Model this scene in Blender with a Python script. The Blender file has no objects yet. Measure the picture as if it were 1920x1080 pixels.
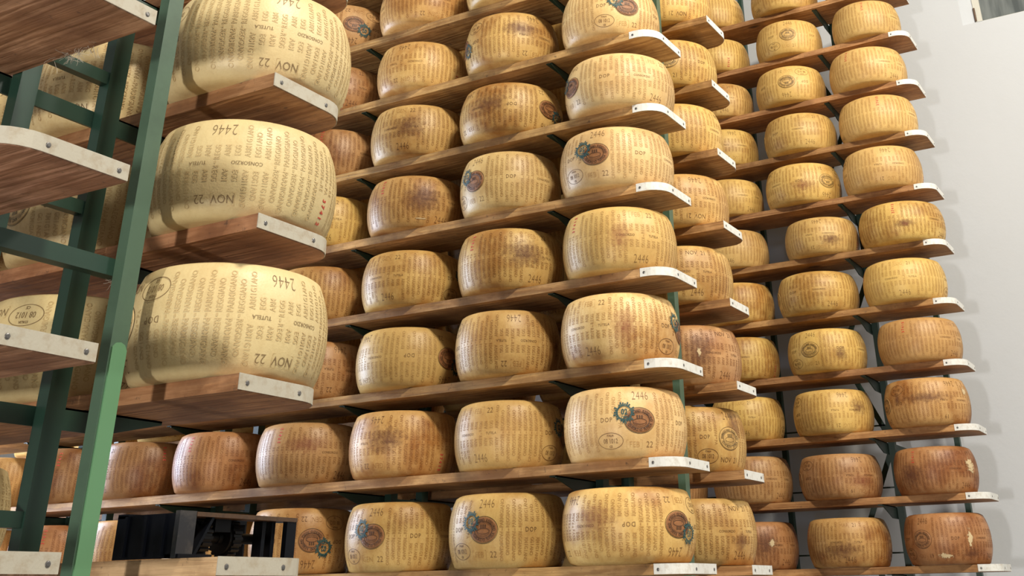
import bpy, bmesh, math, random
from mathutils import Vector, Matrix
S = bpy.context.scene
COL = S.collection
PI = math.pi
random.seed(7)
H0 = 1.5                                   # height of the camera above the floor

# ------------------------------------------------------------------ camera
cd = bpy.data.cameras.new('camera'); cam = bpy.data.objects.new('camera', cd); COL.objects.link(cam)
pitch, roll, yaw, fpx = 0.472, -0.018, 1.061, 2041.6
cy, sy, cp, sp = math.cos(yaw), math.sin(yaw), math.cos(pitch), math.sin(pitch)
fwd = Vector((sy*cp, cy*cp, sp)); rgt = Vector((cy, -sy, 0)); upv = rgt.cross(fwd)
r_ = rgt*math.cos(roll) + upv*math.sin(roll); u_ = -rgt*math.sin(roll) + upv*math.cos(roll)
M = Matrix((r_, u_, -fwd)).transposed().to_4x4(); M.translation = Vector((0, 0, H0)); cam.matrix_world = M
cd.sensor_width = 36; cd.sensor_fit = 'HORIZONTAL'; cd.lens = fpx/1920*36
cd.shift_x = -105.8/1920; cd.shift_y = -468.6/1920
cd.clip_start = .05; cd.clip_end = 100
S.camera = cam

# ------------------------------------------------------------------ world, lights, exposure
w = bpy.data.worlds.new('world'); S.world = w; w.use_nodes = True
w.node_tree.nodes['Background'].inputs[0].default_value = (.80, .86, 1, 1)
w.node_tree.nodes['Background'].inputs[1].default_value = .05
S.view_settings.view_transform = 'Standard'; S.view_settings.look = 'None'
S.view_settings.gamma = 1; S.view_settings.exposure = 0

def area(name, loc, target, sx, sy_, power, color):
    l = bpy.data.lights.new(name, 'AREA'); l.shape = 'RECTANGLE'; l.size = sx; l.size_y = sy_
    l.energy = power; l.color = color
    o = bpy.data.objects.new(name, l); COL.objects.link(o); o.location = loc
    o.rotation_euler = (Vector(target)-Vector(loc)).to_track_quat('-Z', 'Y').to_euler()
    return o
area('aisle_lamp_light', (0.8, -1.7, H0+5.5), (3.9, 2.3, H0+1.0), .9, .45, 425, (1, .925, .78))
area('wall_lamp_light', (3.9, -2.6, H0+4.6), (6.4, 1.4, H0+.8), 1.1, .5, 165, (1, .95, .86))
area('door_daylight', (-4.2, 1.02, H0-.45), (1.7, 1.92, H0+.5), .28, .42, 205, (1, .97, .93))
area('end_window_light', (2.8, 6.7, H0+1.2), (2.9, 0, H0+.6), 1.3, 2.2, 260, (.66, .78, 1))

# ------------------------------------------------------------------ materials
def mat(name):
    m = bpy.data.materials.new(name); m.use_nodes = True
    nt = m.node_tree; return m, nt, nt.nodes['Principled BSDF']
def N(nt, t, **k):
    n = nt.nodes.new(t)
    for a, b in k.items(): setattr(n, a, b)
    return n
def mixc(nt, fac, a, b, blend='MIX'):
    n = N(nt, 'ShaderNodeMix', data_type='RGBA', blend_type=blend)
    for i, v in ((0, fac), (6, a), (7, b)):
        if hasattr(v, 'is_linked') or isinstance(v, bpy.types.NodeSocket): nt.links.new(v, n.inputs[i])
        else: n.inputs[i].default_value = v if i == 0 else (*v, 1)
    return n.outputs[2]
def ramp(nt, src, a, b, lo=0., hi=1.):
    n = N(nt, 'ShaderNodeMapRange'); nt.links.new(src, n.inputs[0])
    for i, v in enumerate((a, b, lo, hi)): n.inputs[i+1].default_value = v
    return n.outputs[0]
def math_(nt, op, a, b):
    n = N(nt, 'ShaderNodeMath', operation=op)
    for i, v in ((0, a), (1, b)):
        if isinstance(v, bpy.types.NodeSocket): nt.links.new(v, n.inputs[i])
        else: n.inputs[i].default_value = v
    return n.outputs[0]
def noise(nt, vec, scale, detail=4, rough=.6):
    n = N(nt, 'ShaderNodeTexNoise'); n.inputs['Scale'].default_value = scale
    n.inputs['Detail'].default_value = detail; n.inputs['Roughness'].default_value = rough
    nt.links.new(vec, n.inputs['Vector']); return n.outputs['Fac']
def seeded(nt, scale=(1, 1, 1)):
    tc = N(nt, 'ShaderNodeTexCoord'); at = N(nt, 'ShaderNodeAttribute', attribute_type='OBJECT', attribute_name='seed')
    cx = N(nt, 'ShaderNodeCombineXYZ')
    for i in range(3): nt.links.new(at.outputs['Fac'], cx.inputs[i])
    ad = N(nt, 'ShaderNodeVectorMath', operation='ADD')
    nt.links.new(tc.outputs['Object'], ad.inputs[0]); nt.links.new(cx.outputs[0], ad.inputs[1])
    mp = N(nt, 'ShaderNodeMapping'); mp.inputs['Scale'].default_value = scale
    nt.links.new(ad.outputs[0], mp.inputs[0]); return mp.outputs[0]
def bump(nt, bs, h, strength, dist=.001):
    b = N(nt, 'ShaderNodeBump'); b.inputs['Strength'].default_value = strength; b.inputs['Distance'].default_value = dist
    nt.links.new(h, b.inputs['Height']); nt.links.new(b.outputs[0], bs.inputs['Normal'])

def rind_material(name, tint=(1, 1, 1), mixfac=0.0, rough=.42, ink=.5):
    m, nt, bs = mat(name)
    oi = N(nt, 'ShaderNodeObjectInfo')
    st = N(nt, 'ShaderNodeAttribute', attribute_type='OBJECT', attribute_name='stain').outputs['Fac']
    v = seeded(nt); v2 = seeded(nt, (1, 1, .25))
    base = oi.outputs['Color']
    big = noise(nt, v, 4.6, 3, .5); mid = noise(nt, v, 26, 5, .7); fine = noise(nt, v, 190, 3, .6)
    streak = noise(nt, v2, 75, 3, .6)
    # warmer and browner blotches where the rind has aged
    dark = mixc(nt, 1., base, (.42, .23, .13), 'MULTIPLY')
    s1 = math_(nt, 'MULTIPLY', ramp(nt, big, .47, .60), ramp(nt, mid, .28, .58, .35, 1))
    s1 = math_(nt, 'MULTIPLY', s1, st)
    c = mixc(nt, s1, base, dark)
    pale = mixc(nt, ramp(nt, noise(nt, v, 9, 4, .6), .55, .75, 0, .14), c, (.74, .58, .30))
    vz = ramp(nt, st, .1, .6, .35, 1)
    c = mixc(nt, math_(nt, 'MULTIPLY', ramp(nt, mid, .3, .75, 0, .45), vz), pale, mixc(nt, 1., base, (.72, .60, .42), 'MULTIPLY'))
    c = mixc(nt, math_(nt, 'MULTIPLY', ramp(nt, streak, .42, .72, 0, .38), vz), c, mixc(nt, 1., base, (.66, .50, .32), 'MULTIPLY'))
    c = mixc(nt, math_(nt, 'MULTIPLY', ramp(nt, fine, .58, .75, 0, .45), vz), c, mixc(nt, 1., base, (.50, .36, .22), 'MULTIPLY'))
    if tint != (1, 1, 1): c = mixc(nt, ramp(nt, st, .1, .6, mixfac*ink, mixfac), c, mixc(nt, 1., c, tint, 'MULTIPLY'))
    nt.links.new(c, bs.inputs['Base Color'])
    bs.inputs['Roughness'].default_value = rough; bs.inputs['Specular IOR Level'].default_value = .38
    bs.inputs['Subsurface Weight'].default_value = 0
    h = math_(nt, 'ADD', math_(nt, 'MULTIPLY', mid, .7), math_(nt, 'MULTIPLY', fine, .35))
    bump(nt, bs, h, .55, .0022)
    return m
RIND = rind_material('cheese_rind')
DOTS = rind_material('pressed_lettering', (.52, .36, .22), .62, .55)
PRINT = rind_material('dark_marking', (.20, .13, .09), .88, .6, .9)
FAINT = rind_material('embossed_marking', (.62, .44, .26), .62, .5)

def paint(name, col, rough=.5, metal=0, var=.25, scale=14, dirt=(.3, .25, .2), b=0, spec=.5):
    m, nt, bs = mat(name); v = seeded(nt)
    n1 = noise(nt, v, scale, 6, .65)
    c = mixc(nt, ramp(nt, n1, .48, .72, 0, var), col, dirt)
    nt.links.new(c, bs.inputs['Base Color']); bs.inputs['Roughness'].default_value = rough
    bs.inputs['Metallic'].default_value = metal; bs.inputs['Specular IOR Level'].default_value = spec
    if b: bump(nt, bs, noise(nt, v, scale*6, 4, .6), b, .001)
    return m
RED = paint('red_ink', (.55, .05, .03), .6, 0, .5, 120, (.6, .3, .15))
TEAL = paint('teal_ink', (.010, .062, .066), .6, 0, .45, 110, (.25, .24, .13))
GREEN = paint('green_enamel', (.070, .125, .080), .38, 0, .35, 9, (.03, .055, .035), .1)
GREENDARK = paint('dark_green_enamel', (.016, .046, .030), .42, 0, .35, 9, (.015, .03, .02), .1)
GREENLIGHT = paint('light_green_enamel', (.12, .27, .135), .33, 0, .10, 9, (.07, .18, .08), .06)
STRAP = paint('white_painted_strap', (.76, .75, .70), .5, 0, .55, 45, (.42, .34, .24), .25)
STRAPDIRTY = paint('weathered_strap', (.50, .46, .37), .55, 0, .7, 38, (.36, .27, .17), .35)
STEEL = paint('screw_steel', (.20, .19, .18), .35, .8, .2, 60)
BLACK = paint('black_plastic', (.004, .005, .008), .32, 0, .25, 30, (.010, .010, .013), .15, .14)
BLACKMATT = paint('black_rubber', (.004, .005, .007), .45, 0, .2, 30, (.008, .008, .008), .15, .2)
RUST = paint('worn_steel_edge', (.10, .055, .03), .5, .35, .6, 60, (.02, .018, .018), .4)
DUST = paint('dust_fluff', (.50, .44, .35), .9, 0, .2, 60)

def wood_material(name):
    m, nt, bs = mat(name)
    oi = N(nt, 'ShaderNodeObjectInfo'); base = oi.outputs['Color']
    v = seeded(nt, (1, .09, 1)); vv = seeded(nt)
    dist = N(nt, 'ShaderNodeTexNoise'); dist.inputs['Scale'].default_value = 9; dist.inputs['Detail'].default_value = 3
    nt.links.new(v, dist.inputs['Vector'])
    wv = N(nt, 'ShaderNodeTexWave', wave_type='RINGS', rings_direction='Y', wave_profile='SIN')
    wv.inputs['Scale'].default_value = 11; wv.inputs['Distortion'].default_value = 14
    wv.inputs['Detail'].default_value = 4; wv.inputs['Detail Scale'].default_value = 1.6
    nt.links.new(v, wv.inputs['Vector'])
    grain = noise(nt, seeded(nt, (1, .035, 1)), 170, 4, .7)
    blotch = noise(nt, vv, 4.5, 5, .6)
    c = mixc(nt, ramp(nt, wv.outputs['Fac'], .25, .9, 0, .55), base, mixc(nt, 1., base, (.52, .40, .30), 'MULTIPLY'))
    c = mixc(nt, ramp(nt, grain, .45, .75, 0, .6), c, mixc(nt, 1., base, (.42, .33, .26), 'MULTIPLY'))
    c = mixc(nt, ramp(nt, noise(nt, seeded(nt, (1, .3, 1)), 16, 5, .7), .52, .68, 0, .55), c, mixc(nt, 1., base, (1.35, 1.4, 1.5), 'MULTIPLY'))
    c = mixc(nt, ramp(nt, blotch, .45, .62, 0, .75), c, mixc(nt, 1., base, (.42, .36, .34), 'MULTIPLY'))
    c = mixc(nt, ramp(nt, noise(nt, vv, 40, 5, .75), .60, .70, 0, .65), c, (.06, .04, .03))
    # knots
    vo = N(nt, 'ShaderNodeTexVoronoi'); vo.inputs['Scale'].default_value = 3.1
    nt.links.new(seeded(nt, (1, .42, 1)), vo.inputs['Vector'])
    c = mixc(nt, ramp(nt, vo.outputs['Distance'], .07, .035, 0, .8), c, (.05, .03, .022))
    nt.links.new(c, bs.inputs['Base Color']); bs.inputs['Roughness'].default_value = .62
    bs.inputs['Specular IOR Level'].default_value = .3
    h = math_(nt, 'ADD', wv.outputs['Fac'], math_(nt, 'MULTIPLY', grain, .9)); bump(nt, bs, h, .7, .0018)
    return m
WOOD = wood_material('fir_board')

def plaster(name, col):
    m, nt, bs = mat(name); tc = N(nt, 'ShaderNodeTexCoord').outputs['Object']
    n = noise(nt, tc, .9, 5, .6); f = noise(nt, tc, 12, 6, .65)
    c = mixc(nt, ramp(nt, n, .4, .7, 0, .25), col, tuple(x*.90 for x in col))
    c = mixc(nt, ramp(nt, f, .68, .78, 0, .35), c, tuple(x*.80 for x in col))
    nt.links.new(c, bs.inputs['Base Color']); bs.inputs['Roughness'].default_value = .85
    bump(nt, bs, f, .25, .006); return m
WALL = plaster('white_plaster', (.55, .565, .585))
CEIL = plaster('ceiling_plaster', (.6, .6, .58))
FLOOR = plaster('concrete_floor', (.20, .19, .175))
FRAMEW = paint('white_window_paint', (.55, .53, .46), .45, 0, .15, 20, (.5, .45, .36))
m, nt, bs = mat('window_glass'); bs.inputs['Base Color'].default_value = (.20, .23, .23, 1)
bs.inputs['Roughness'].default_value = .12
v = N(nt, 'ShaderNodeTexCoord').outputs['Object']; mp = N(nt, 'ShaderNodeMapping'); mp.inputs['Scale'].default_value = (1, 9, 1.2)
nt.links.new(v, mp.inputs[0])
nt.links.new(mixc(nt, ramp(nt, noise(nt, mp.outputs[0], 2, 3, .5), .35, .65), (.07, .08, .08), (.17, .185, .18)), bs.inputs['Base Color'])
GLASS = m

# ------------------------------------------------------------------ mesh helpers
def link(name, me, parent=None, mats=(), loc=None, rot=None):
    o = bpy.data.objects.new(name, me); COL.objects.link(o)
    for mm in mats: me.materials.append(mm)
    if parent: o.parent = parent
    if loc is not None: o.location = loc
    if rot is not None: o.rotation_euler = rot
    o['seed'] = random.uniform(0, 40)
    return o
def bm_obj(name, bm, mats, parent=None, loc=None, smooth=False, rot=None):
    me = bpy.data.meshes.new(name); bmesh.ops.recalc_face_normals(bm, faces=bm.faces)
    bm.to_mesh(me); bm.free()
    if smooth:
        for p in me.polygons: p.use_smooth = True
    return link(name, me, parent, mats if isinstance(mats, (list, tuple)) else [mats], loc, rot)
def add_box(bm, a, b, mi=0):
    a, b = Vector(a), Vector(b)
    vs = [bm.verts.new((x, y, z)) for x in (a.x, b.x) for y in (a.y, b.y) for z in (a.z, b.z)]
    for f in ((0, 1, 3, 2), (4, 6, 7, 5), (0, 4, 5, 1), (2, 3, 7, 6), (0, 2, 6, 4), (1, 5, 7, 3)):
        bm.faces.new([vs[i] for i in f]).material_index = mi
def prism(bm, pts, axis, a, b, mi=0):
    """pts is a closed 2D outline, swept along an axis from a to b"""
    def P(p, t):
        return {'x': (t, p[0], p[1]), 'y': (p[0], t, p[1]), 'z': (p[0], p[1], t)}[axis]
    v0 = [bm.verts.new(P(p, a)) for p in pts]; v1 = [bm.verts.new(P(p, b)) for p in pts]; n = len(pts)
    bm.faces.new(v0).material_index = mi; bm.faces.new(v1[::-1]).material_index = mi
    for i in range(n): bm.faces.new((v0[i], v0[(i+1) % n], v1[(i+1) % n], v1[i])).material_index = mi
def bevel(bm, w, seg=2):
    bmesh.ops.bevel(bm, geom=[e for e in bm.edges if len(e.link_faces) == 2 and e.calc_face_angle(0) > .5],
                    offset=w, segments=seg, affect='EDGES', profile=.5)
def lathe(bm, prof, n, axis='z', c=(0, 0, 0), mi=0):
    rings = []
    for r, h in prof:
        ring = []
        for i in range(n):
            a = 2*PI*i/n; x, y = r*math.cos(a), r*math.sin(a)
            p = {'z': (x, y, h), 'x': (h, x, y), 'y': (x, h, y)}[axis]
            ring.append(bm.verts.new(Vector(p)+Vector(c)))
        rings.append(ring)
    for k in range(len(rings)-1):
        for i in range(n):
            bm.faces.new((rings[k][i], rings[k][(i+1) % n], rings[k+1][(i+1) % n], rings[k+1][i])).material_index = mi
    bm.faces.new(rings[0][::-1]).material_index = mi; bm.faces.new(rings[-1]).material_index = mi

# ------------------------------------------------------------------ lettering
_txt = {}
def glyphs(s, bold=0.0, space=1.0):
    """outline lettering as flat triangles: cap height 1, centred on 0,0"""
    k = (s, bold, space)
    if k in _txt: return _txt[k]
    cu = bpy.data.curves.new('t', 'FONT'); cu.body = s; cu.resolution_u = 2; cu.offset = bold; cu.space_character = space
    cu.align_x = 'CENTER'
    o = bpy.data.objects.new('t', cu); COL.objects.link(o)
    bpy.context.view_layer.update()
    dg = bpy.context.evaluated_depsgraph_get()
    me = bpy.data.meshes.new_from_object(o.evaluated_get(dg))
    vs = [tuple(v.co[:2]) for v in me.vertices]; fs = [tuple(p.vertices) for p in me.polygons]
    bpy.data.objects.remove(o); bpy.data.curves.remove(cu); bpy.data.meshes.remove(me)
    y1 = .69
    vs = [(x/y1, y/y1-.5) for x, y in vs]
    _txt[k] = (vs, fs); return _txt[k]
def ellipse_ring(a, b, t, n=44, a0=0, a1=2*PI):
    vs, fs = [], []
    full = abs(a1-a0-2*PI) < 1e-6
    m = n if full else n+1
    for i in range(m):
        q = a0+(a1-a0)*i/n
        vs += [(a*math.cos(q), b*math.sin(q)), ((a-t)*math.cos(q), (b-t)*math.sin(q))]
    for i in range(n):
        j = (i+1) % m
        fs.append((2*i, 2*j, 2*j+1, 2*i+1))
    return vs, fs
def frame_rect(w, h, t):
    o = [(-w, -h), (w, -h), (w, h), (-w, h)]; i = [(-w+t, -h+t), (w-t, -h+t), (w-t, h-t), (-w+t, h-t)]
    return o+i, [(k, (k+1) % 4, 4+(k+1) % 4, 4+k) for k in range(4)]

WR, WH = .218, .243
def prof(z):                      # radius of the wheel's side at height z
    t = max(-1, min(1, 2*z/WH-1))
    return WR*(1-.125*abs(t)**2.2)
class Skin:
    """collects shapes that lie on the curved side of the wheel"""
    def __init__(s): s.v = []; s.f = []; s.m = []
    def put(s, shape, th, t, size, mi, xs=1., rot=0., eps=.0007, mirror=False):
        vs, fs = shape; n0 = len(s.v); c, sn = math.cos(rot), math.sin(rot)
        pts = [((-x if mirror else x)*size*xs, y*size) for x, y in vs]
        pts = [(x*c-y*sn, x*sn+y*c+t) for x, y in pts]
        for x, y in pts:
            z = WH/2+y; r = prof(z)+eps; a = th+x/WR
            s.v.append((r*math.cos(a), r*math.sin(a), z))
        for f in fs: s.f.append(tuple(n0+i for i in f)); s.m.append(mi)

def D(a): return math.radians(a)
def wheel_mesh(month, year):
    me = bpy.data.meshes.new('cheese_wheel')
    sk = Skin(); ns = 112
    profile = [(0, .0), (.174, .0), (.181, .0008), (.187, .003), (prof(.012)*.992, .008)]
    for k in range(1, 14): z = .016+(WH-.032)*k/14; profile.append((prof(z), z))
    profile += [(prof(WH-.014)*.985, WH-.010), (.184, WH-.004), (.176, WH-.0008), (.164, WH), (0, WH)]
    for r, z in profile:
        if r == 0: sk.v.append((0, 0, z)); continue
        for i in range(ns): sk.v.append((r*math.cos(2*PI*i/ns), r*math.sin(2*PI*i/ns), z))
    first = 1
    for i in range(ns): sk.f.append((0, first+(i+1) % ns, first+i)); sk.m.append(0)
    nr = len(profile)-2
    for k in range(nr-1):
        a = 1+k*ns; b = a+ns
        for i in range(ns):
            j = (i+1) % ns; sk.f.append((a+i, a+j, b+j, b+i)); sk.m.append(0)
    last = len(sk.v)-1; a = 1+(nr-1)*ns
    for i in range(ns): sk.f.append((a+i, a+(i+1) % ns, last)); sk.m.append(0)
    nbase = len(sk.f)
    groups = [0, 103, -105]                       # seal, and two places with number and date
    # dotted columns of PARMIGIANO REGGIANO right round the side
    A, B, dash = glyphs('PARMIGIANO', .012), glyphs('REGGIANO', .012), glyphs('-', .03)
    nc = 62
    def blocked(deg, t0, t1):
        for (c, hw, lo, hi) in [(0, 14.5, -.125, .125), (103, 15, .045, .125), (103, 15, -.125, -.045), (-105, 15, .045, .125),
                                (-105, 15, -.125, -.045), (45, 9, -.017, .017), (-30, 9, -.017, .017), (-27, 13, -.1, -.03),
                                (-93, 8, -.008, .008), (-122, 12, -.008, .008), (84, 12, -.008, .008), (180, 7, .03, .11)]:
            d = (deg-c+180) % 360-180
            if abs(d) < hw and t1 > lo and t0 < hi: return True
        return False
    hh = .0125; xs = .76
    def half(shape, deg, up, nch):
        L = nch*.0094; t0, t1 = (.006, .006+L) if up else (-.006-L, -.006)
        word = {10: 'PARMIGIANO', 8: 'REGGIANO'}[nch]
        if not blocked(deg, t0, t1):
            vs = shape[0]; x0 = min(v[0] for v in vs); x1 = max(v[0] for v in vs); k = L*.98/(x1-x0)/hh
            sk.put(shape, D(deg), (t0+t1)/2, hh, 1, k, PI/2 if up else -PI/2)
        else:                                       # keep the letters that clear the printed marks
            for i, ch in enumerate(word):
                q = .006+(i+.5)*.0094; t = q if up else -q
                if not blocked(deg, t-.005, t+.005):
                    sk.put(glyphs(ch, .012), D(deg), t, hh, 1, xs, PI/2 if up else -PI/2)
    for i in range(nc):
        deg = i*360/nc
        a = b = (A, 10) if i % 2 else (B, 8)
        half(a[0], deg, True, a[1]); half(b[0], deg, False, b[1])
        if not blocked(deg, -.006, .006): sk.put(dash, D(deg), 0, hh*1.3, 1, 1, PI/2)
    num = glyphs('2446', -.020, 1.05); yy = glyphs(year, -.012); mo = glyphs(month, -.004)
    def date(deg, t):
        sk.put(mo, D(deg-5), t, .0185, 2 if month == 'NOV' else 3, .92); sk.put(yy, D(deg+9.5), t, .0195, 2, .95)
        v, f = frame_rect(.028, .0145, .0009); sk.put((v, f), D(deg-5), t, 1, 3)
    sk.put(num, D(2), .086, .030, 2, .70); date(0, -.078)
    for g in (103, -105): date(g, .083); sk.put(num, D(g-1), -.084, .030, 2, .70)
    sk.put(glyphs('DOP', 0, 1.2), D(45), 0, .0150, 2, .85); sk.put(glyphs('DOP', 0, 1.2), D(-30), .004, .0150, 2, .85)
    sk.put(glyphs('TUTELA', 0), D(-93), 0, .0085, 2, .95); sk.put(glyphs('CONSORZIO', 0), D(-122), 0, .0085, 2, .95)
    sk.put(glyphs('CONSORZIO', 0), D(84), 0, .0085, 2, .95)
    # oval plant mark
    sk.put(ellipse_ring(.045, .027, .0017), D(-27), -.066, 1, 2)
    sk.put(glyphs('08 1012', 0), D(-27), -.066, .0150, 2, .72)
    sk.put(glyphs('ITALIA', .02), D(-27), -.0485, .0062, 2, .9); sk.put(glyphs('CE', .02), D(-27), -.084, .0072, 2, .9)
    for i in range(5): sk.put(glyphs('21473'[i], .05), D(180), .095-.0135*i, .013, 4, .8, PI/2)
    me.from_pydata(sk.v, [], sk.f)
    for mm in (RIND, DOTS, PRINT, FAINT, RED): me.materials.append(mm)
    me.polygons.foreach_set('material_index', sk.m)
    me.polygons.foreach_set('use_smooth', [True]*len(sk.f))
    me.update(); return me
def seal_mesh(raised=True):
    sk = Skin(); a, b = .051, .041
    n = 40; rr = [(1, .0002), (.97, .0018), (.90, .0021), (.70, .0019), (.66, .0011), (.3, .0010), (.0, .0010)]
    v0 = 0
    for k, (q, e) in enumerate(rr[:-1]):
        for i in range(n):
            an = 2*PI*i/n; x, y = a*q*math.cos(an), b*q*math.sin(an); z = WH/2+y; r = prof(z)+e+.0005
            sk.v.append((r*math.cos(x/WR), r*math.sin(x/WR), z))
    for k in range(len(rr)-2):
        for i in range(n):
            j = (i+1) % n; sk.f.append((k*n+i, k*n+j, (k+1)*n+j, (k+1)*n+i)); sk.m.append(0 if k != 3 else 1)
    c = len(sk.v); r = prof(WH/2)+.0015; sk.v.append((r, 0, WH/2)); k = len(rr)-2
    for i in range(n): sk.f.append((k*n+i, k*n+(i+1) % n, c)); sk.m.append(0)
    def arc(word, a0, a1, flip=False):
        L = len(word)
        for i, ch in enumerate(word):
            if ch == ' ': continue
            q = a0+(a1-a0)*(i+.5)/L; rx, ry = a*.80, b*.78
            x, y = rx*math.cos(q), ry*math.sin(q); vs, fs = glyphs(ch, .02)
            rot = math.atan2(y/ry/ry, x/rx/rx)-PI/2+(PI if flip else 0)
            cc, ss = math.cos(rot), math.sin(rot)
            pts = [((vx*cc*.8-vy*ss)*.0085+x, (vx*ss*.8+vy*cc)*.0085+y) for vx, vy in vs]
            sk.put((pts, fs), 0, 0, 1, 1, eps=.0032)
    arc('PARMIGIANO REGGIANO', D(185), D(-5)); arc('CONSORZIO TUTELA', D(200), D(340), True)
    sk.put(ellipse_ring(a*1.06, b*1.08, .0016), 0, 0, 1, 1, eps=.0008)
    sk.put(ellipse_ring(a*.66, b*.62, .0012), 0, 0, 1, 1, eps=.0032)
    # little relief of a wheel with a wedge, and two figures above it
    sk.put(ellipse_ring(.024, .010, .0016), 0, -.004, 1, 1, eps=.0026)
    sk.put(ellipse_ring(.024, .012, .0012, 20, PI, 2*PI), 0, -.008, 1, 1, eps=.0026)
    for x in (-.008, 0, .008): sk.put(([(-.002, 0), (.002, 0), (.0026, .011), (-.0026, .011)], [(0, 1, 2, 3)]), x/WR, .006, 1, 1, eps=.0026)
    me = bpy.data.meshes.new('casein_seal'); me.from_pydata(sk.v, [], sk.f)
    me.materials.append(SEAL); me.materials.append(SEALTXT)
    me.polygons.foreach_set('material_index', sk.m); me.update(); return me
def stamp_mesh():
    sk = Skin(); R = .027
    sk.put(ellipse_ring(R, R, .0048), 0, 0, 1, 0, eps=.0012)
    for i in range(26):
        if i % 7 == 3: continue
        q = 2*PI*i/26; l = .005+.003*((i*7) % 3); wd = .0026
        c, s_ = math.cos(q), math.sin(q)
        sk.put(([(c*(R-.001)-s_*wd, s_*(R-.001)+c*wd), (c*(R-.001)+s_*wd, s_*(R-.001)-c*wd), (c*(R+l)+s_*wd, s_*(R+l)-c*wd), (c*(R+l)-s_*wd, s_*(R+l)+c*wd)], [(0, 1, 2, 3)]), 0, 0, 1, 0, eps=.0012)
    sk.put(glyphs('02', .03), 0, .003, .019, 0, .8, eps=.0012); sk.put(glyphs('CFPR', .03), 0, -.017, .009, 0, .8, eps=.0012)
    me = bpy.data.meshes.new('ink_stamp')
    # the ring is printed left of and above the seal
    q = -D(13.5); c, s_ = math.cos(q), math.sin(q)
    vs = []
    for x, y, z in sk.v:
        z2 = z+.026; k = (prof(z2)+.0034)/(prof(z)+.0012); vs.append(((x*c-y*s_)*k, (x*s_+y*c)*k, z2))
    me.from_pydata(vs, [], sk.f); me.materials.append(TEAL); me.update(); return me
def seal_material(name, f):
    m, nt, bs = mat(name); oi = N(nt, 'ShaderNodeObjectInfo'); v = seeded(nt)
    c = mixc(nt, 1., oi.outputs['Color'], (f, f*.92, f*.85), 'MULTIPLY')
    c = mixc(nt, ramp(nt, noise(nt, v, 60, 5, .7), .4, .7, 0, .55), c, mixc(nt, 1., c, (.42, .36, .32), 'MULTIPLY'))
    nt.links.new(c, bs.inputs['Base Color']); bs.inputs['Roughness'].default_value = .5
    bump(nt, bs, noise(nt, v, 150, 4, .7), .7, .0015); return m
SEAL = seal_material('casein_plate', 1.0); SEALTXT = seal_material('casein_lettering', .27)
DATES = {}
def get_wheel(d):
    if d not in DATES: DATES[d] = wheel_mesh(*d.split())
    return DATES[d]
SEALME = seal_mesh(); STAMPME = stamp_mesh()

# ------------------------------------------------------------------ the racks
P = .33
RK = {  # outer edge X, inner edge X, near end Y, far end Y, first level height, wheel row X, first wheel Y, wheel spacing
 'A': dict(xo=1.886, xi=1.618, y0=1.668, y1=3.66, z0=.072, wx=1.758, wy=1.872, dy=.503),
 'Z': dict(xo=1.010, xi=1.279, y0=1.668, y1=3.66, z0=.072, wx=1.144, wy=1.88, dy=.503),
 'B': dict(xo=3.616, xi=3.884, y0=1.626, y1=6.15, z0=.084, wx=3.756, wy=1.889, dy=.503),
 'D': dict(xo=4.497, xi=4.229, y0=1.626, y1=6.15, z0=.084, wx=4.362, wy=1.885, dy=.503),
 'C': dict(xo=6.215, xi=6.488, y0=1.097, y1=6.15, z0=.098, wx=6.347, wy=1.362, dy=.515)}
PLACE = {'A': 'nearest rack at left', 'Z': "near rack's left side", 'B': 'middle rack', 'D': "middle rack's rear side", 'C': 'far rack by the white wall'}
ORD = ['lowest', 'second', 'third', 'fourth', 'fifth', 'sixth', 'seventh', 'eighth', 'ninth', 'tenth', 'eleventh']
TH = .033
WOODC = {'A': (.46, .23, .105), 'Z': (.45, .255, .15), 'B': (.56, .33, .13), 'D': (.48, .26, .10), 'C': (.45, .235, .09)}

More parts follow.
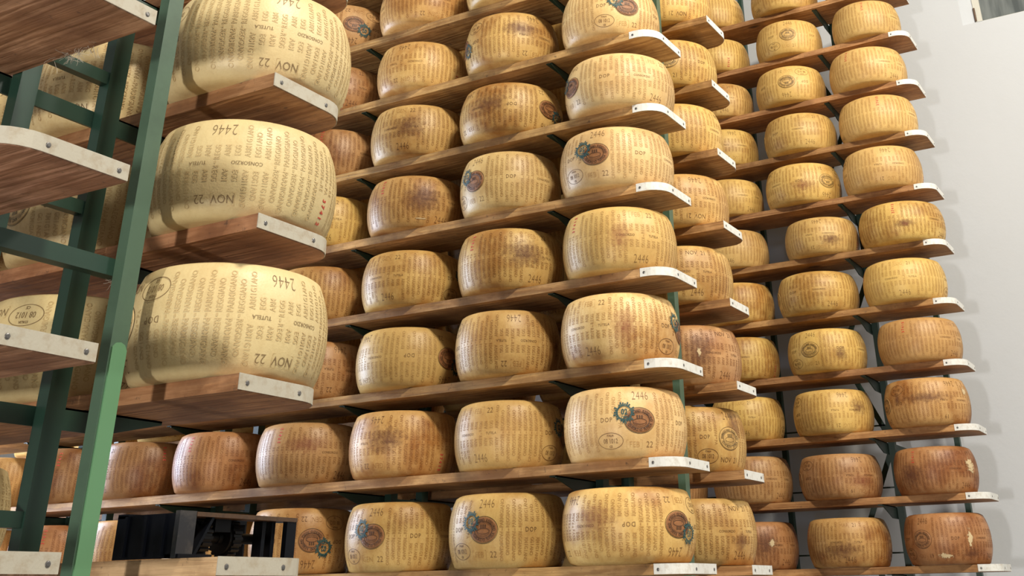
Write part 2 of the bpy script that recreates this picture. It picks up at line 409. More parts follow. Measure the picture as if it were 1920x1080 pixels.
def outline(xo, xi, y0, y1, r=.085, n=7):
    """plan outline starting at the sharp inner near corner, through the rounded outer one"""
    s = 1 if xo > xi else -1
    pts = [(xi, y0), (xo-s*r, y0)]
    for k in range(1, n):
        a = k/n*PI/2; pts.append((xo-s*r+s*r*math.sin(a), y0+r-r*math.cos(a)))
    pts += [(xo, y0+r), (xo, y1), (xi, y1)]
    return pts
board_col = random.Random(3)
def board(rk, lvl):
    q = RK[rk]; z = H0+q['z0']+P*lvl; bm = bmesh.new()
    L = q['y1']-q['y0']; r = .085 if rk != 'D' else .075
    cx, cyy = q['xi'], q['y0']
    pts = [(x-cx, y-cyy) for x, y in outline(q['xo'], q['xi'], q['y0'], q['y1'], r)]
    prism(bm, pts, 'z', -TH, 0); bevel(bm, .0022, 1)
    o = bm_obj('shelf_board', bm, [WOOD], loc=(cx, cyy, z))
    c = WOODC[rk]; k = board_col.uniform(.85, 1.15); g = board_col.uniform(-.03, .03)
    if rk in 'A' and lvl == 0: c = (.72, .47, .25)
    o.color = (min(1, c[0]*k), c[1]*k*(1+g), c[2]*k*(1-g), 1)
    # metal strap round the end
    s = 1 if q['xo'] > q['xi'] else -1
    path = [(x-cx, y-cyy) for x, y in outline(q['xo'], q['xi'], q['y0'], q['y1'], r)][:-2]
    path.append((q['xo']-cx, .108))
    bm = bmesh.new(); t = .0025; zt, zb = .0008, -TH+.002
    n = len(path); nor = []
    for i in range(n):
        a = Vector(path[max(0, i-1)]); b = Vector(path[min(n-1, i+1)]); d = (b-a).normalized()
        nor.append(Vector((d.y, -d.x))*s)
    prev = None
    for p_, nn in zip(path, nor):
        p_ = Vector(p_); i0 = p_+nn*.0002; o0 = p_+nn*t
        ring = [bm.verts.new((i0.x, i0.y, zb)), bm.verts.new((o0.x, o0.y, zb)), bm.verts.new((o0.x, o0.y, zt)), bm.verts.new((i0.x, i0.y, zt))]
        if prev:
            for j in range(4): bm.faces.new((prev[j], prev[(j+1) % 4], ring[(j+1) % 4], ring[j]))
        else: bm.faces.new(ring)
        prev = ring
    bm.faces.new(prev[::-1])
    st = bm_obj('metal_strap', bm, [STRAPDIRTY if rk in 'AZ' else STRAP], o)
    st.color = (1, 1, 1, 1)
    W = abs(q['xo']-q['xi'])
    for (x, y, nx, ny) in ((s*.022, 0, 0, -1), (s*(W-.095), 0, 0, -1), (s*W, .092, s, 0)):
        bm = bmesh.new()
        prof_ = [(.0052, 0), (.0048, .0012), (.003, .0018)]
        if nx: lathe(bm, [(a, h*nx) for a, h in prof_], 12, 'x', (x+nx*t, y, -TH/2))
        else: lathe(bm, [(a, -h) for a, h in prof_], 12, 'y', (x, -t, -TH/2))
        bm_obj('screw', bm, [STEEL], st, smooth=False)
    lab = {'A': 'shelf board of the nearest rack at left', 'Z': 'shelf board at left edge, seen from below',
           'B': 'shelf board of the middle rack', 'D': 'shelf board behind the middle rack', 'C': 'shelf board of the far rack by the white wall'}[rk]
    o['label'] = f'{ORD[lvl]} {"(counting up) " if lvl else ""}wooden {lab}'
    o['label'] = (('lowest visible' if lvl == 0 else ORD[lvl]+' from bottom') + ' wooden ' + lab)
    o['category'] = 'shelf board'; o['group'] = 'wooden shelf boards of the ' + PLACE[rk]
    return o
LV = {'A': range(0, 5), 'Z': range(0, 4), 'B': range(0, 9), 'D': range(0, 11), 'C': range(0, 11)}  # topmost boards of B and D are unseen, added to block stray light
for rk, lv in LV.items():
    for l in lv: board(rk, l)

# steel frames
def frame(name, label):
    o = bpy.data.objects.new(name, None); COL.objects.link(o); o['label'] = label; o['category'] = 'rack frame'; return o
def post(par, x0, x1, y0, y1, z1, m_=GREEN, name='upright_post', z0=-H0):
    bm = bmesh.new(); add_box(bm, (x0, y0, H0+z0), (x1, y1, H0+z1)); bevel(bm, .003, 2)
    return bm_obj(name, bm, [m_], par)
def arm(par, xa, xt, y, zt, m_=GREENDARK, h=.045, name='bracket_arm', hx=None):
    """tapered plate under a board, tall at the post (xa), thin at the tip (xt), with a flange on top"""
    bm = bmesh.new(); mid = xa+(xt-xa)*.45 if hx is None else hx
    prism(bm, [(xa, H0+zt), (xt, H0+zt), (xt, H0+zt-.008), (mid, H0+zt-h), (xa, H0+zt-h)], 'y', y, y+.006)
    s = 1 if xt > xa else -1
    add_box(bm, (min(xa, xt), y, H0+zt-.004), (max(xa, xt), y+.03, H0+zt))
    return bm_obj(name, bm, [m_], par)

fa = frame('rack_frame', 'dark green steel frame of the nearest rack, with ladder rungs, at left')
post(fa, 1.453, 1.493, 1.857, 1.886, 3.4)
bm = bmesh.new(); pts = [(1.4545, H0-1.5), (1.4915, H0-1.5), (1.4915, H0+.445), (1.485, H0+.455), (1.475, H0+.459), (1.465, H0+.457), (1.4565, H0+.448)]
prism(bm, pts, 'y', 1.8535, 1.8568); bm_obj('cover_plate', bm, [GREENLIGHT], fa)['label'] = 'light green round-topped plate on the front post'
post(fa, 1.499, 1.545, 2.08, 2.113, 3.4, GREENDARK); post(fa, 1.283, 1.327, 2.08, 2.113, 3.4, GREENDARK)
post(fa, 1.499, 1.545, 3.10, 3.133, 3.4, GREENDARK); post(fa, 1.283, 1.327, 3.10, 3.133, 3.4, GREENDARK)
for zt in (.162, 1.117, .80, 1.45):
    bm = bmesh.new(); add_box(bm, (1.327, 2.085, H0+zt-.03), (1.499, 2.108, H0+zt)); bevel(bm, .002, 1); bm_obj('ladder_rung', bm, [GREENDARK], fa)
bm = bmesh.new(); add_box(bm, (.93, 1.8865, H0+.592), (1.493, 1.915, H0+.627)); add_box(bm, (.93, 1.887, H0+.623), (1.475, 1.92, H0+.627)); bevel(bm, .002, 1)
bm_obj('cross_beam', bm, [GREENDARK], fa)
for l in range(0, 5):
    for y in (2.1135, 3.1335):
        zb = .072+P*l-TH
        arm(fa, 1.545, 1.83, y, zb-.0005); 
        if l < 4: arm(fa, 1.283, 1.03, y, zb-.0005)
        bm = bmesh.new(); add_box(bm, (1.283, y, H0+zb-.045), (1.545, y+.006, H0+zb-.006)); bm_obj('tie_plate', bm, [GREENDARK], fa)

fb = frame('rack_frame', 'dark green steel frame between the two sides of the middle rack')
post(fb, 4.052, 4.090, 1.795, 1.825, 4.2)
for y in (2.08, 3.09, 4.10, 5.10):
    post(fb, 3.93, 3.975, y, y+.033, 4.2, GREENDARK); post(fb, 4.145, 4.19, y, y+.033, 4.2, GREENDARK)
    for l in range(0, 9):
        zb = .084+P*l-TH
        bm = bmesh.new(); add_box(bm, (3.975, y+.005, H0+zb-.04), (4.145, y+.028, H0+zb-.012)); bm_obj('ladder_rung', bm, [GREENDARK], fb)
        if l < 8: arm(fb, 3.975, 3.635, y+.034, zb-.0005, h=.055)
        if y < 5.5: arm(fb, 4.145, 4.475, y+.034, zb-.0005, h=.055)
fc = frame('rack_frame', 'dark steel frame with diagonal braces behind the far rack by the wall')
for y in (1.60, 2.63, 3.66, 4.69):
    post(fc, 6.51, 6.55, y, y+.035, 4.6, GREENDARK)
    for l in range(0, 11): arm(fc, 6.55, 6.235, y+.036, .098+P*l-TH-.0005, h=.06)
for y in (1.315, 2.35, 3.38): post(fc, 6.86, 6.90, y, y+.03, 4.6, GREENDARK)
def strut(par, a, b, w_=.03, t=.006, name='diagonal_brace', m_=GREENDARK):
    a, b = Vector(a), Vector(b); d = (b-a).normalized(); side = Vector((0, -d.z, d.y)); bm = bmesh.new()
    vs = []
    for x in (0, t):
        for p_, q in ((a, -1), (a, 1), (b, 1), (b, -1)): vs.append(bm.verts.new(p_+side*q*w_/2+Vector((x, 0, 0))))
    for f in ((0, 1, 2, 3), (7, 6, 5, 4), (0, 4, 5, 1), (1, 5, 6, 2), (2, 6, 7, 3), (3, 7, 4, 0)): bm.faces.new([vs[i] for i in f])
    return bm_obj(name, bm, [m_], par)
for z in (-1.3, -.30, .72, 1.7, 2.7):
    strut(fc, (6.60, 1.635, H0+z), (6.60, 1.93, H0+z-.62)); strut(fc, (6.60, 1.635, H0+z+.02), (6.60, 1.91, H0+z+.62))
    bm = bmesh.new(); add_box(bm, (6.55, 1.605, H0+z-.03), (6.86, 1.63, H0+z)); bm_obj('tie_bar', bm, [GREENDARK], fc)
for l in range(0, 11):
    bm = bmesh.new(); add_box(bm, (6.60, 1.4, H0+.098+P*l+.07), (6.608, 4.2, H0+.098+P*l+.078)); bm_obj('thin_rail', bm, [GREENDARK], fc) if l in (0, 1, 2) else bm.free()

# ------------------------------------------------------------------ the cheese wheels
SIZES = {('B', 0, 0): (1.89, 0.236, 0.239), ('B', 1, 0): (1.891, 0.225, 0.241), ('B', 2, 0): (1.9, 0.226, 0.249), ('B', 3, 0): (1.888, 0.225, 0.249), ('B', 4, 0): (1.888, 0.232, 0.248), ('B', 5, 0): (1.856, 0.229, 0.232), ('B', 0, 1): (2.39, 0.221, 0.247), ('B', 1, 1): (2.394, 0.213, 0.242), ('B', 2, 1): (2.399, 0.211, 0.249), ('B', 3, 1): (2.392, 0.22, 0.248), ('B', 4, 1): (2.394, 0.215, 0.25), ('B', 5, 1): (2.396, 0.228, 0.231), ('B', 6, 1): (2.395, 0.214, 0.25),
 ('C', 0, 0): (1.357, 0.215, 0.239), ('C', 1, 0): (1.364, 0.214, 0.228), ('C', 2, 0): (1.354, 0.224, 0.242), ('C', 3, 0): (1.343, 0.226, 0.230), ('C', 4, 0): (1.373, 0.231, 0.235), ('C', 5, 0): (1.34, 0.243, 0.230), ('C', 6, 0): (1.401, 0.232, 0.25), ('C', 7, 0): (1.382, 0.234, 0.248), ('C', 8, 0): (1.396, 0.236, 0.242), ('C', 0, 1): (1.875, 0.22, 0.238), ('C', 1, 1): (1.881, 0.223, 0.225), ('C', 2, 1): (1.879, 0.222, 0.231), ('C', 3, 1): (1.872, 0.223, 0.234), ('C', 4, 1): (1.883, 0.235, 0.233), ('C', 5, 1): (1.82, 0.219, 0.22), ('C', 6, 1): (1.898, 0.23, 0.244), ('C', 7, 1): (1.874, 0.226, 0.24), ('C', 8, 1): (1.902, 0.223, 0.242),
 ('A', 1, 0): (1.866, 0.216, 0.238), ('A', 2, 0): (1.864, 0.214, 0.234)}
# (rack, level, column): (seal bearing to the right of centre, upside down, date, colour key, stain 0-1)
INFO = {('B', 0, 0): (45, 1, 'FEB 22', 'g', .9), ('B', 0, 1): (-24, 0, 'FEB 22', 'g', .5), ('B', 0, 2): (-30, 0, 'GEN 22', 'g', .6), ('B', 0, 3): (10, 1, 'GEN 22', 'o', .6),
 ('B', 1, 0): (13, 0, 'FEB 22', 'p', .4), ('B', 1, 1): (74, 0, 'FEB 22', 'g', .4), ('B', 1, 2): (-138, 1, 'GEN 22', 'o', 1), ('B', 1, 3): (144, 0, 'APR 21', 'r', .9), ('B', 1, 4): (136, 0, 'APR 21', 'R', .9), ('B', 1, 5): (200, 0, 'APR 21', 'd', 1), ('B', 1, 6): (160, 0, 'APR 21', 'd', 1),
 ('B', 0, 4): (-60, 0, 'APR 21', 'o', .6), ('B', 0, 5): (112, 1, 'APR 21', 'o', .6), ('B', 0, 6): (160, 0, 'APR 21', 'R', 1),
 ('B', 2, 0): (78, 0, 'FEB 22', 'p', .8), ('B', 2, 1): (-100, 1, 'FEB 22', 'g', .6), ('B', 2, 2): (44, 1, 'GEN 22', 'g', .2), ('B', 2, 3): (-80, 1, 'GEN 22', 'r', .8),
 ('B', 3, 0): (128, 0, 'FEB 22', 'g', .3), ('B', 3, 1): (133, 0, 'FEB 22', 'g', .9), ('B', 3, 2): (76, 0, 'GEN 22', 'g', .6), ('B', 3, 3): (150, 1, 'GEN 22', 'o', .8),
 ('B', 4, 0): (-21, 0, 'FEB 22', 'p', .3), ('B', 4, 1): (-45, 0, 'FEB 22', 'p', .4), ('B', 4, 2): (135, 0, 'GEN 22', 'o', 1), ('B', 4, 3): (100, 0, 'GEN 22', 'y', .5),
 ('B', 5, 0): (-60, 0, 'FEB 22', 'p', .3), ('B', 5, 1): (45, 1, 'FEB 22', 'g', 1), ('B', 5, 2): (85, 0, 'GEN 22', 'g', .9), ('B', 5, 3): (160, 0, 'GEN 22', 'r', 1),
 ('B', 6, 0): (20, 0, 'FEB 22', 'p', .4), ('B', 6, 1): (-80, 1, 'FEB 22', 'g', .8), ('B', 6, 2): (-133, 1, 'GEN 22', 'g', .7), ('B', 6, 3): (120, 0, 'GEN 22', 'r', .7),
 ('B', 7, 1): (150, 0, 'FEB 22', 'g', .4), ('B', 7, 2): (-100, 1, 'GEN 22', 'o', .7), ('B', 7, 3): (8, 1, 'GEN 22', 'r', .6),
 ('D', 0, 0): (150, 0, 'NOV 21', 'g', .6), ('D', 1, 0): (42, 0, 'NOV 21', 'g', .7), ('D', 2, 0): (150, 0, 'NOV 21', 'r', .9), ('D', 3, 0): (122, 0, 'NOV 21', 'g', .7), ('D', 4, 0): (-85, 1, 'NOV 21', 'g', .5), ('D', 5, 0): (178, 0, 'NOV 21', 'y', .4), ('D', 6, 0): (-3, 0, 'NOV 21', 'y', .5), ('D', 7, 0): (-90, 1, 'NOV 21', 'y', .5),
 ('C', 0, 0): (-35, 0, 'GIU 19', 'R', .8), ('C', 0, 1): (105, 0, 'MAR 21', 'o', 1), ('C', 0, 2): (150, 0, 'MAR 21', 'R', .9), ('C', 1, 0): (150, 0, 'GIU 19', 'R', 1), ('C', 1, 1): (-80, 1, 'GIU 19', 'r', .6), ('C', 1, 2): (150, 0, 'GIU 19', 'r', .6),
 ('C', 2, 0): (-70, 1, 'GIU 19', 'o', 1), ('C', 2, 1): (-90, 1, 'LUG 21', 'y', .4), ('C', 2, 2): (100, 0, 'LUG 21', 'y', .6), ('C', 3, 0): (160, 0, 'LUG 21', 'o', .3), ('C', 3, 1): (-25, 0, 'LUG 21', 'y', .5),
 ('C', 4, 0): (105, 0, 'LUG 21', 'y', .3), ('C', 5, 0): (172, 0, 'LUG 21', 'y', .7), ('C', 6, 0): (-97, 1, 'LUG 21', 'g', .3), ('C', 6, 1): (40, 1, 'LUG 21', 'y', .5), ('C', 7, 0): (184, 0, 'LUG 21', 'g', .3), ('C', 8, 0): (150, 0, 'LUG 21', 'g', .3), ('C', 8, 1): (-5, 1, 'LUG 21', 'y', .3), ('C', 9, 0): (178, 0, 'LUG 21', 'g', .3), ('C', 9, 1): (0, 0, 'LUG 21', 'y', .3),
 ('A', 1, 0): (-76, 1, 'NOV 22', 'A', .15), ('A', 2, 0): (-122, 1, 'NOV 22', 'A', .12), ('A', 3, 0): (-93, 1, 'NOV 22', 'A', .1), ('A', 3, 1): (-137, 1, 'NOV 22', 'A', .3), ('A', 2, 1): (-60, 1, 'NOV 22', 'A', .3), ('A', 1, 1): (-60, 1, 'NOV 22', 'A', .2), ('A', 0, 2): (-60, 1, 'NOV 22', 'A', .2)}
RGB = {'A': (.75, .60, .305), 'p': (.78, .55, .24), 'g': (.71, .47, .165), 'y': (.75, .50, .155), 'o': (.62, .365, .13), 'r': (.54, .31, .13), 'R': (.46, .225, .09), 'd': (.38, .20, .08)}
WORD = {'A': 'pale cream', 'p': 'pale golden', 'g': 'golden', 'y': 'yellow', 'o': 'amber', 'r': 'light brown', 'R': 'reddish brown', 'd': 'dark brown'}
POS = ['first', 'second', 'third', 'fourth', 'fifth', 'sixth', 'seventh', 'eighth', 'ninth']
rr = random.Random(11); POSE = {}; WHEELS = {}
def wheel(rk, lvl, k, dated):
    q = RK[rk]
    y = q['wy']+q['dy']*k; R, H = WR*rr.uniform(.97, 1.03), WH*rr.uniform(.97, 1.01)
    if (rk, lvl, k) in SIZES: y, R, H = SIZES[(rk, lvl, k)]
    x = q['wx']+rr.uniform(-.006, .006); z = H0+q['z0']+P*lvl
    inf = INFO.get((rk, lvl, k))
    if not inf:
        ck = {'A': 'A', 'B': 'go'[k > 2 and lvl < 2], 'D': 'gy'[lvl > 4], 'C': 'yyg'[lvl % 3] if lvl > 1 else 'or'[lvl]}[rk]
        inf = (rr.uniform(75, 285), rr.random() < .5, dated, ck, rr.uniform(.3, .9))
    ang, flip, dt, ck, stn = inf
    o = link('cheese_wheel', get_wheel(dt))
    toward = math.atan2(-y, -x)
    rz = toward+D(ang)
    o.rotation_euler = (PI if flip else 0, 0, rz); o.location = (x, y, z+(H if flip else 0)+.0002)
    o.scale = (R/WR, R/WR, H/WH)
    c = RGB[ck]; j = rr.uniform(.93, 1.07); g = rr.uniform(.98, 1.01)
    o.color = (min(1, c[0]*j), c[1]*j*g, c[2]*j*(2-g), 1); o['stain'] = stn
    POSE[o.name] = (ang, flip); WHEELS[rk, lvl, k] = o
    a = (ang+180) % 360-180
    if abs(a) < 88:
        s = link('casein_seal', SEALME, o)
        s.color = (.33, .15, .055, 1) if rk == 'B' else tuple(v*.86 for v in o.color[:3])+(1,)
        if rk == 'B':
            t = link('ink_stamp', STAMPME, o); t.location = (0, 0, 0)
            s['label'] = 'brown oval seal'; t['label'] = 'teal ring stamp'
        side = 'left' if a < -15 else 'right' if a > 15 else 'centre'
        look = f"{WORD[ck]} {'upturned ' if flip else ''}cheese wheel, seal {side}"  # f" seal {side}"
    else: look = f"{WORD[ck]} {'upturned ' if flip else ''}cheese wheel"
    pos = {'A': 'nearest rack', 'B': 'middle rack', 'D': 'middle rack rear', 'C': 'far rack'}[rk]
    end = 'front'
    o['label'] = f"{look}, {POS[k]} from {end}, {ORD[lvl]} shelf up, {pos}" if lvl else f"{look}, {POS[k]} from {end}, lowest shelf, {pos}"
    o['category'] = 'cheese'; o['group'] = 'cheese wheels on the ' + {'A': 'nearest rack', 'B': 'middle rack', 'D': "middle rack's rear side", 'C': 'far rack by the wall'}[rk]
    return o
for l in (1, 2, 3):
    for k in (0, 1, 2): wheel('A', l, k, 'NOV 22')
wheel('A', 0, 2, 'NOV 22')
for l in range(0, 8):
    for k in range(0, 8 if l < 2 else 5): wheel('B', l, k, 'GEN 22')
for l in range(0, 9):
    for k in range(0, 9 if l in (1, 2, 3) else 5): wheel('D', l, k, 'NOV 21')  # columns behind the first are added, nearly unseen, to block light in gaps
for l in range(0, 11):
    for k in range(0, 4): wheel('C', l, k, 'LUG 21' if l > 1 else 'GIU 19')

# scars and stains that sit on single wheels
def blotch_material(name, col, lo, hi, mx=.85):
    m, nt, bs = mat(name); v = seeded(nt)
    at = N(nt, 'ShaderNodeAttribute', attribute_type='GEOMETRY', attribute_name='fall').outputs['Fac']
    f = math_(nt, 'ADD', at, math_(nt, 'MULTIPLY', math_(nt, 'SUBTRACT', noise(nt, v, 55, 6, .75), .5), 2.2))
    nt.links.new(ramp(nt, f, lo, hi, 0, mx), bs.inputs['Alpha'])
    bs.inputs['Base Color'].default_value = (*col, 1); bs.inputs['Roughness'].default_value = .6
    return m
BROWNSTAIN = blotch_material('brown_stain', (.16, .055, .025), .12, 1.25, .72)
REDSTAIN = blotch_material('reddish_stain', (.30, .075, .035), .2, 1.3, .6)
PALESCAR = blotch_material('pale_scar', (.66, .50, .28), .45, .6, .95)
def patch(o, bearing, t, w, h, m_, name, label):
    ang, flip = POSE[o.name]
    th = D(ang-bearing if flip else bearing-ang); t = -t if flip else t
    vs, fs, fl = [], [], []; n, nr = 36, 8
    for k in range(nr+1):
        for i in range(n):
            q = 2*PI*i/n; r = k/nr; x, y = w*r*math.cos(q), t+h*r*math.sin(q); z = WH/2+y; R = prof(max(.003, min(WH-.003, z)))+.0016; a = th+x/WR
            vs.append((R*math.cos(a), R*math.sin(a), max(.003, min(WH-.003, z)))); fl.append(1-r)
    for k in range(nr):
        for i in range(n): fs.append((k*n+i, (k+1)*n+i, (k+1)*n+(i+1) % n, k*n+(i+1) % n))
    me = bpy.data.meshes.new(name); me.from_pydata(vs, [], fs)
    at = me.attributes.new('fall', 'FLOAT', 'POINT'); at.data.foreach_set('value', fl)
    p_ = link(name, me, o, [m_]); p_['label'] = label
PATCHES = [('B', 1, 2, -20, .01, .10, .07, 'b'), ('B', 1, 3, -5, .03, .12, .05, 'r'), ('B', 0, 0, -30, .02, .10, .07, 'r'), ('B', 5, 1, -25, .01, .11, .06, 'b'), ('B', 4, 2, 5, 0, .12, .08, 'b'), ('B', 4, 2, 5, -.085, .05, .005, 'p'),
 ('B', 5, 2, -15, 0, .10, .07, 'b'), ('B', 6, 1, 10, .03, .11, .05, 'b'), ('B', 2, 0, 5, -.01, .07, .10, 'r'), ('B', 3, 0, 0, .0, .05, .08, 'r'), ('B', 3, 1, 15, .01, .12, .07, 'b'), ('B', 2, 1, 62, .0, .05, .08, 'b'), ('B', 7, 1, 20, .0, .08, .06, 'r'),
 ('D', 2, 0, 12, 0, .075, .10, 'b'), ('D', 2, 0, 12, .0, .014, .040, 'p'), ('D', 1, 0, 52, .05, .05, .07, 'b'), ('D', 0, 0, 45, -.04, .05, .05, 'b'), ('D', 7, 0, 5, .03, .03, .03, 'b'),
 ('C', 2, 0, 0, .015, .16, .035, 'b'), ('C', 2, 0, -42, .02, .03, .035, 'b'), ('C', 2, 0, 62, .05, .035, .035, 'p'), ('C', 5, 0, 5, -.03, .07, .03, 'b'), ('C', 5, 0, 5, -.035, .03, .02, 'r'),
 ('C', 0, 0, 30, .0, .025, .07, 'p'), ('C', 0, 0, -5, -.08, .06, .02, 'p'), ('C', 0, 0, 30, -.07, .06, .03, 'b'), ('C', 1, 0, -35, -.02, .10, .08, 'b'), ('C', 1, 0, 55, .02, .05, .07, 'p'), ('C', 1, 1, 30, -.03, .12, .06, 'r'), ('C', 0, 1, -10, -.04, .14, .06, 'b'), ('C', 0, 2, 10, 0, .10, .08, 'b'), ('C', 0, 2, 20, .01, .03, .03, 'p'),
 ('C', 6, 1, 0, -.03, .09, .05, 'r'), ('C', 5, 1, 15, -.04, .08, .05, 'b'), ('C', 2, 1, 40, .02, .07, .06, 'b'), ('C', 3, 1, 20, -.03, .05, .05, 'b')]
for rk_, l_, k_, be, t_, w_, h_, c_ in PATCHES:
    m_, nm, lb = {'b': (BROWNSTAIN, 'brown_stain', 'dark brown stain'), 'r': (REDSTAIN, 'reddish_stain', 'reddish stain'), 'p': (PALESCAR, 'pale_scar', 'pale flaked patch')}[c_]
    patch(WHEELS[rk_, l_, k_], be, t_, w_, h_, m_, nm, lb)

# ------------------------------------------------------------------ black machine on the lowest near shelf
mz = H0+.072
tm = bpy.data.objects.new('turning_machine', None); COL.objects.link(tm); tm.location = (1.76, 1.77, mz+.0005)
tm['label'] = 'black open housing with two toothed wheels, resting on the lowest near shelf board'; tm['category'] = 'machine'
X0, X1, Y0, Y1, HT = -.150, .172, 0., .175, .083
bm = bmesh.new(); prism(bm, [(X0, 0), (X0+.004, 0), (X0+.004, HT-.004), (X0, HT-.004)], 'y', Y0+.012, Y1); bevel(bm, .001, 1); bm_obj('left_panel', bm, [BLACK], tm)
for yy_ in (.035, .085, .14):
    bm = bmesh.new(); add_box(bm, (X0-.006, yy_, .004), (X0, yy_+.007, HT-.006)); bevel(bm, .001, 1); bm_obj('panel_rib', bm, [BLACK], tm)
bm = bmesh.new(); add_box(bm, (X0-.002, Y0, 0), (X0+.040, Y0+.012, HT)); bevel(bm, .002, 2); bm_obj('corner_column', bm, [paint('charcoal_plastic', (.016, .017, .021), .45)], tm)
bm = bmesh.new(); prism(bm, [(X0+.04, 0), (X0+.047, 0), (X0+.092, HT-.006), (X0+.085, HT-.006)], 'y', Y0+.002, Y0+.020); bm_obj('slanted_strut', bm, [BLACK], tm)
bm = bmesh.new(); add_box(bm, (X1-.028, Y0, 0), (X1, Y0+.012, HT-.008)); add_box(bm, (X1-.004, Y0+.012, 0), (X1, Y0+.03, HT-.008)); add_box(bm, (X1-.004, Y1-.03, 0), (X1, Y1, HT-.008)); bm_obj('right_panel', bm, [BLACK], tm)
bm = bmesh.new(); add_box(bm, (X0+.04, Y0-.002, HT-.009), (X1, Y0+.05, HT-.001)); bevel(bm, .0015, 1); bm_obj('top_rail', bm, [RUST], tm)['label'] = 'rusty brown top edge'
bm = bmesh.new(); add_box(bm, (X0, Y1-.03, HT-.009), (X1, Y1, HT-.001)); bm_obj('rear_rail', bm, [BLACK], tm)
bm = bmesh.new(); add_box(bm, (X0, Y0-.006, 0), (X0+.085, Y0+.03, .007)); bevel(bm, .002, 2); bm_obj('foot_plate', bm, [BLACK], tm)
def cog(cx, R, wdt):
    """toothed wheel turning on an axle that runs along the shelf end"""
    bm = bmesh.new(); n = 20; pts = []; y0, z0 = .062, .041
    for i in range(n):
        for f, r in ((.0, R), (.42, R), (.5, R*.9), (.92, R*.9)):
            a = 2*PI*(i+f)/n; pts.append((y0+r*math.cos(a), z0+r*math.sin(a)))
    prism(bm, pts, 'x', cx, cx+wdt)
    lathe(bm, [(R*.82, cx-.001), (R*.80, cx-.006), (R*.34, cx-.008), (R*.30, cx-.016), (.001, cx-.016)], 28, 'x', (0, y0, z0))
    return bm_obj('toothed_wheel', bm, [BLACKMATT], tm)
cog(-.062, .039, .024); cog(.022, .038, .022)
bm = bmesh.new(); lathe(bm, [(.010, -.10), (.010, X1-.01)], 20, 'x', (0, .062, .041)); bm_obj('axle', bm, [BLACKMATT], tm)
bm = bmesh.new(); add_box(bm, (-.030, .03, .05), (.012, .07, HT-.008)); bm_obj('hanger_block', bm, [BLACK], tm)
for x in (X1-.080, X1-.052):
    bm = bmesh.new(); add_box(bm, (x, .02, 0), (x+.010, .045, HT-.008)); bm_obj('inner_column', bm, [BLACK], tm)

# dust fluff hanging at the edge of the board at upper left
def fluff(loc, n, size, label, seed):
    r = random.Random(seed); cu = bpy.data.curves.new('dust_fluff', 'CURVE'); cu.dimensions = '3D'; cu.bevel_depth = .00035; cu.bevel_resolution = 0
    for i in range(n):
        sp_ = cu.splines.new('POLY'); sp_.points.add(5); p_ = Vector((r.uniform(-.01, .01), r.gauss(0, .45)*size[1], 0)); d = Vector((r.uniform(-1, 1), r.uniform(-1, 1), -r.random()*1.1))
        for j in range(6):
            sp_.points[j].co = (*p_, 1); d += Vector((r.uniform(-1, 1), r.uniform(-1, 1), r.uniform(-1, .8)))*.9; p_ = p_+d.normalized()*size[2]*.25
            p_.z = min(p_.z, 0)
    o = bpy.data.objects.new('dust_fluff', cu); COL.objects.link(o); cu.materials.append(DUST); o.location = loc; o['seed'] = 1.
    o['label'] = label; o['category'] = 'dust'; o['kind'] = 'stuff'
fluff((1.277, 1.90, H0+1.029), 46, (.01, .07, .022), 'grey dust fluff hanging from the edge of the top left shelf board', 4)
fluff((1.500, 1.925, H0+.603), 20, (.01, .02, .03), 'dusty cobweb hanging below the green cross beam', 5)

# ------------------------------------------------------------------ the room
def struct(name, bm, m_, smooth=False):
    o = bm_obj(name, bm, m_ if isinstance(m_, list) else [m_]); o['kind'] = 'structure'; return o
XW = 7.0
bm = bmesh.new(); add_box(bm, (-5, -5, -.1), (XW+.4, 8.1, 0)); struct('floor', bm, FLOOR)
bm = bmesh.new(); add_box(bm, (-5, -5, 8), (XW+.4, 8.1, 8.1)); struct('ceiling', bm, CEIL)
bm = bmesh.new(); add_box(bm, (-5, 8, 0), (XW+.4, 8.1, 8)); struct('wall_back', bm, WALL)
bm = bmesh.new(); add_box(bm, (-5.1, -5.1, 0), (-5, 8.1, 8)); struct('wall_left', bm, WALL)
bm = bmesh.new(); add_box(bm, (-5, -5.1, 0), (XW+.4, -5, 8)); struct('wall_front', bm, WALL)
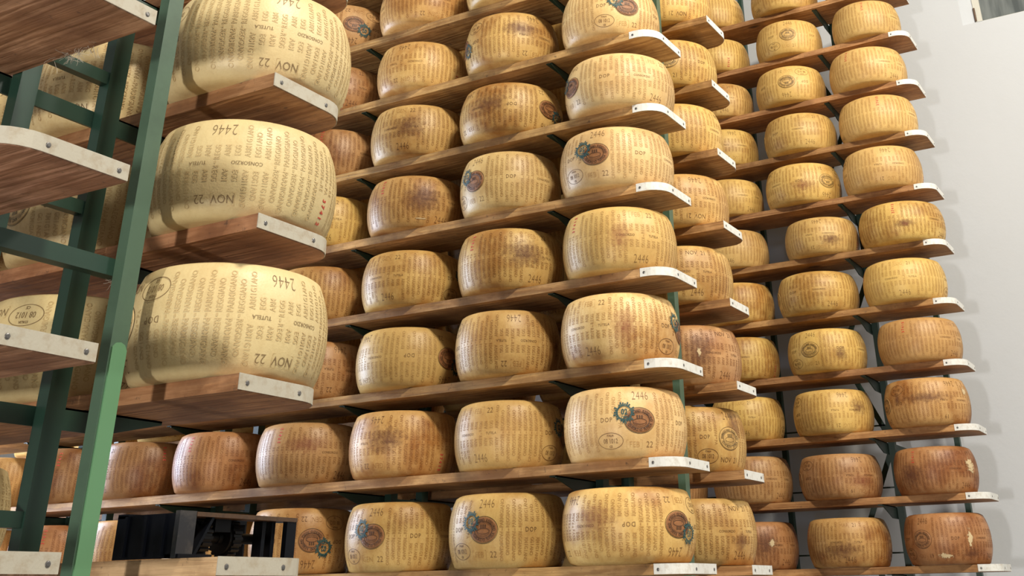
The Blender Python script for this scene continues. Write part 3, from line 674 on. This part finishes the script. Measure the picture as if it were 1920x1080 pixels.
# right wall with a window opening whose sides are splayed
wy0, wy1, wz0, wz1 = -.75, .862, H0+3.375, H0+4.6
bm = bmesh.new()
def quad(*p): bm.faces.new([bm.verts.new(v) for v in p])
Y_0, Y_1 = -5., 8.
quad((XW, Y_0, 0), (XW, Y_1, 0), (XW, Y_1, wz0), (XW, Y_0, wz0)); quad((XW, Y_0, wz1), (XW, Y_1, wz1), (XW, Y_1, 8), (XW, Y_0, 8))
quad((XW, Y_0, wz0), (XW, wy0, wz0), (XW, wy0, wz1), (XW, Y_0, wz1)); quad((XW, wy1, wz0), (XW, Y_1, wz0), (XW, Y_1, wz1), (XW, wy1, wz1))
XD = XW+.10; s_ = .075
quad((XW, wy1, wz0), (XD, wy1-s_, wz0+.0), (XD, wy1-s_, wz1), (XW, wy1, wz1)); quad((XW, wy0, wz0), (XD, wy0+s_, wz0), (XD, wy0+s_, wz1), (XW, wy0, wz1))
quad((XW, wy0, wz0), (XW, wy1, wz0), (XD, wy1-s_, wz0), (XD, wy0+s_, wz0)); quad((XW, wy0, wz1), (XW, wy1, wz1), (XD, wy1-s_, wz1), (XD, wy0+s_, wz1))
quad((XW+.4, Y_0, 0), (XW+.4, Y_1, 0), (XW+.4, Y_1, 8), (XW+.4, Y_0, 8))
bmesh.ops.remove_doubles(bm, verts=bm.verts, dist=1e-5); struct('wall_right', bm, WALL)
bm = bmesh.new(); ya, yb = wy0+s_, wy1-s_; fw = .045
for a, b in (((XD-.01, ya, wz0), (XD+.03, ya+fw, wz1)), ((XD-.01, yb-fw, wz0), (XD+.03, yb, wz1)), ((XD-.01, ya, wz0), (XD+.03, yb, wz0+fw)), ((XD-.01, ya, wz1-fw), (XD+.03, yb, wz1)), ((XD-.01, (ya+yb)/2-.03, wz0), (XD+.03, (ya+yb)/2+.03, wz1))): add_box(bm, a, b)
wn = struct('window_1', bm, FRAMEW)
bm = bmesh.new(); add_box(bm, (XD+.008, ya+.02, wz0+.02), (XD+.014, yb-.02, wz1-.02)); bm_obj('window_pane', bm, [GLASS], wn)
bm = bmesh.new(); lathe(bm, [(.007, wz0+.05), (.007, wz0+.15)], 12, 'z', (XD-.012, yb-.004, 0)); bm_obj('hinge', bm, [RUST], wn)
# window at the far end of the aisle
bm = bmesh.new(); add_box(bm, (2.0, 7.96, H0-.2), (3.6, 7.999, H0+2.6)); w2 = struct('window_2', bm, FRAMEW)
bm = bmesh.new(); add_box(bm, (2.08, 7.95, H0-.1), (3.52, 7.961, H0+2.5)); bm_obj('window_pane', bm, [GLASS], w2)
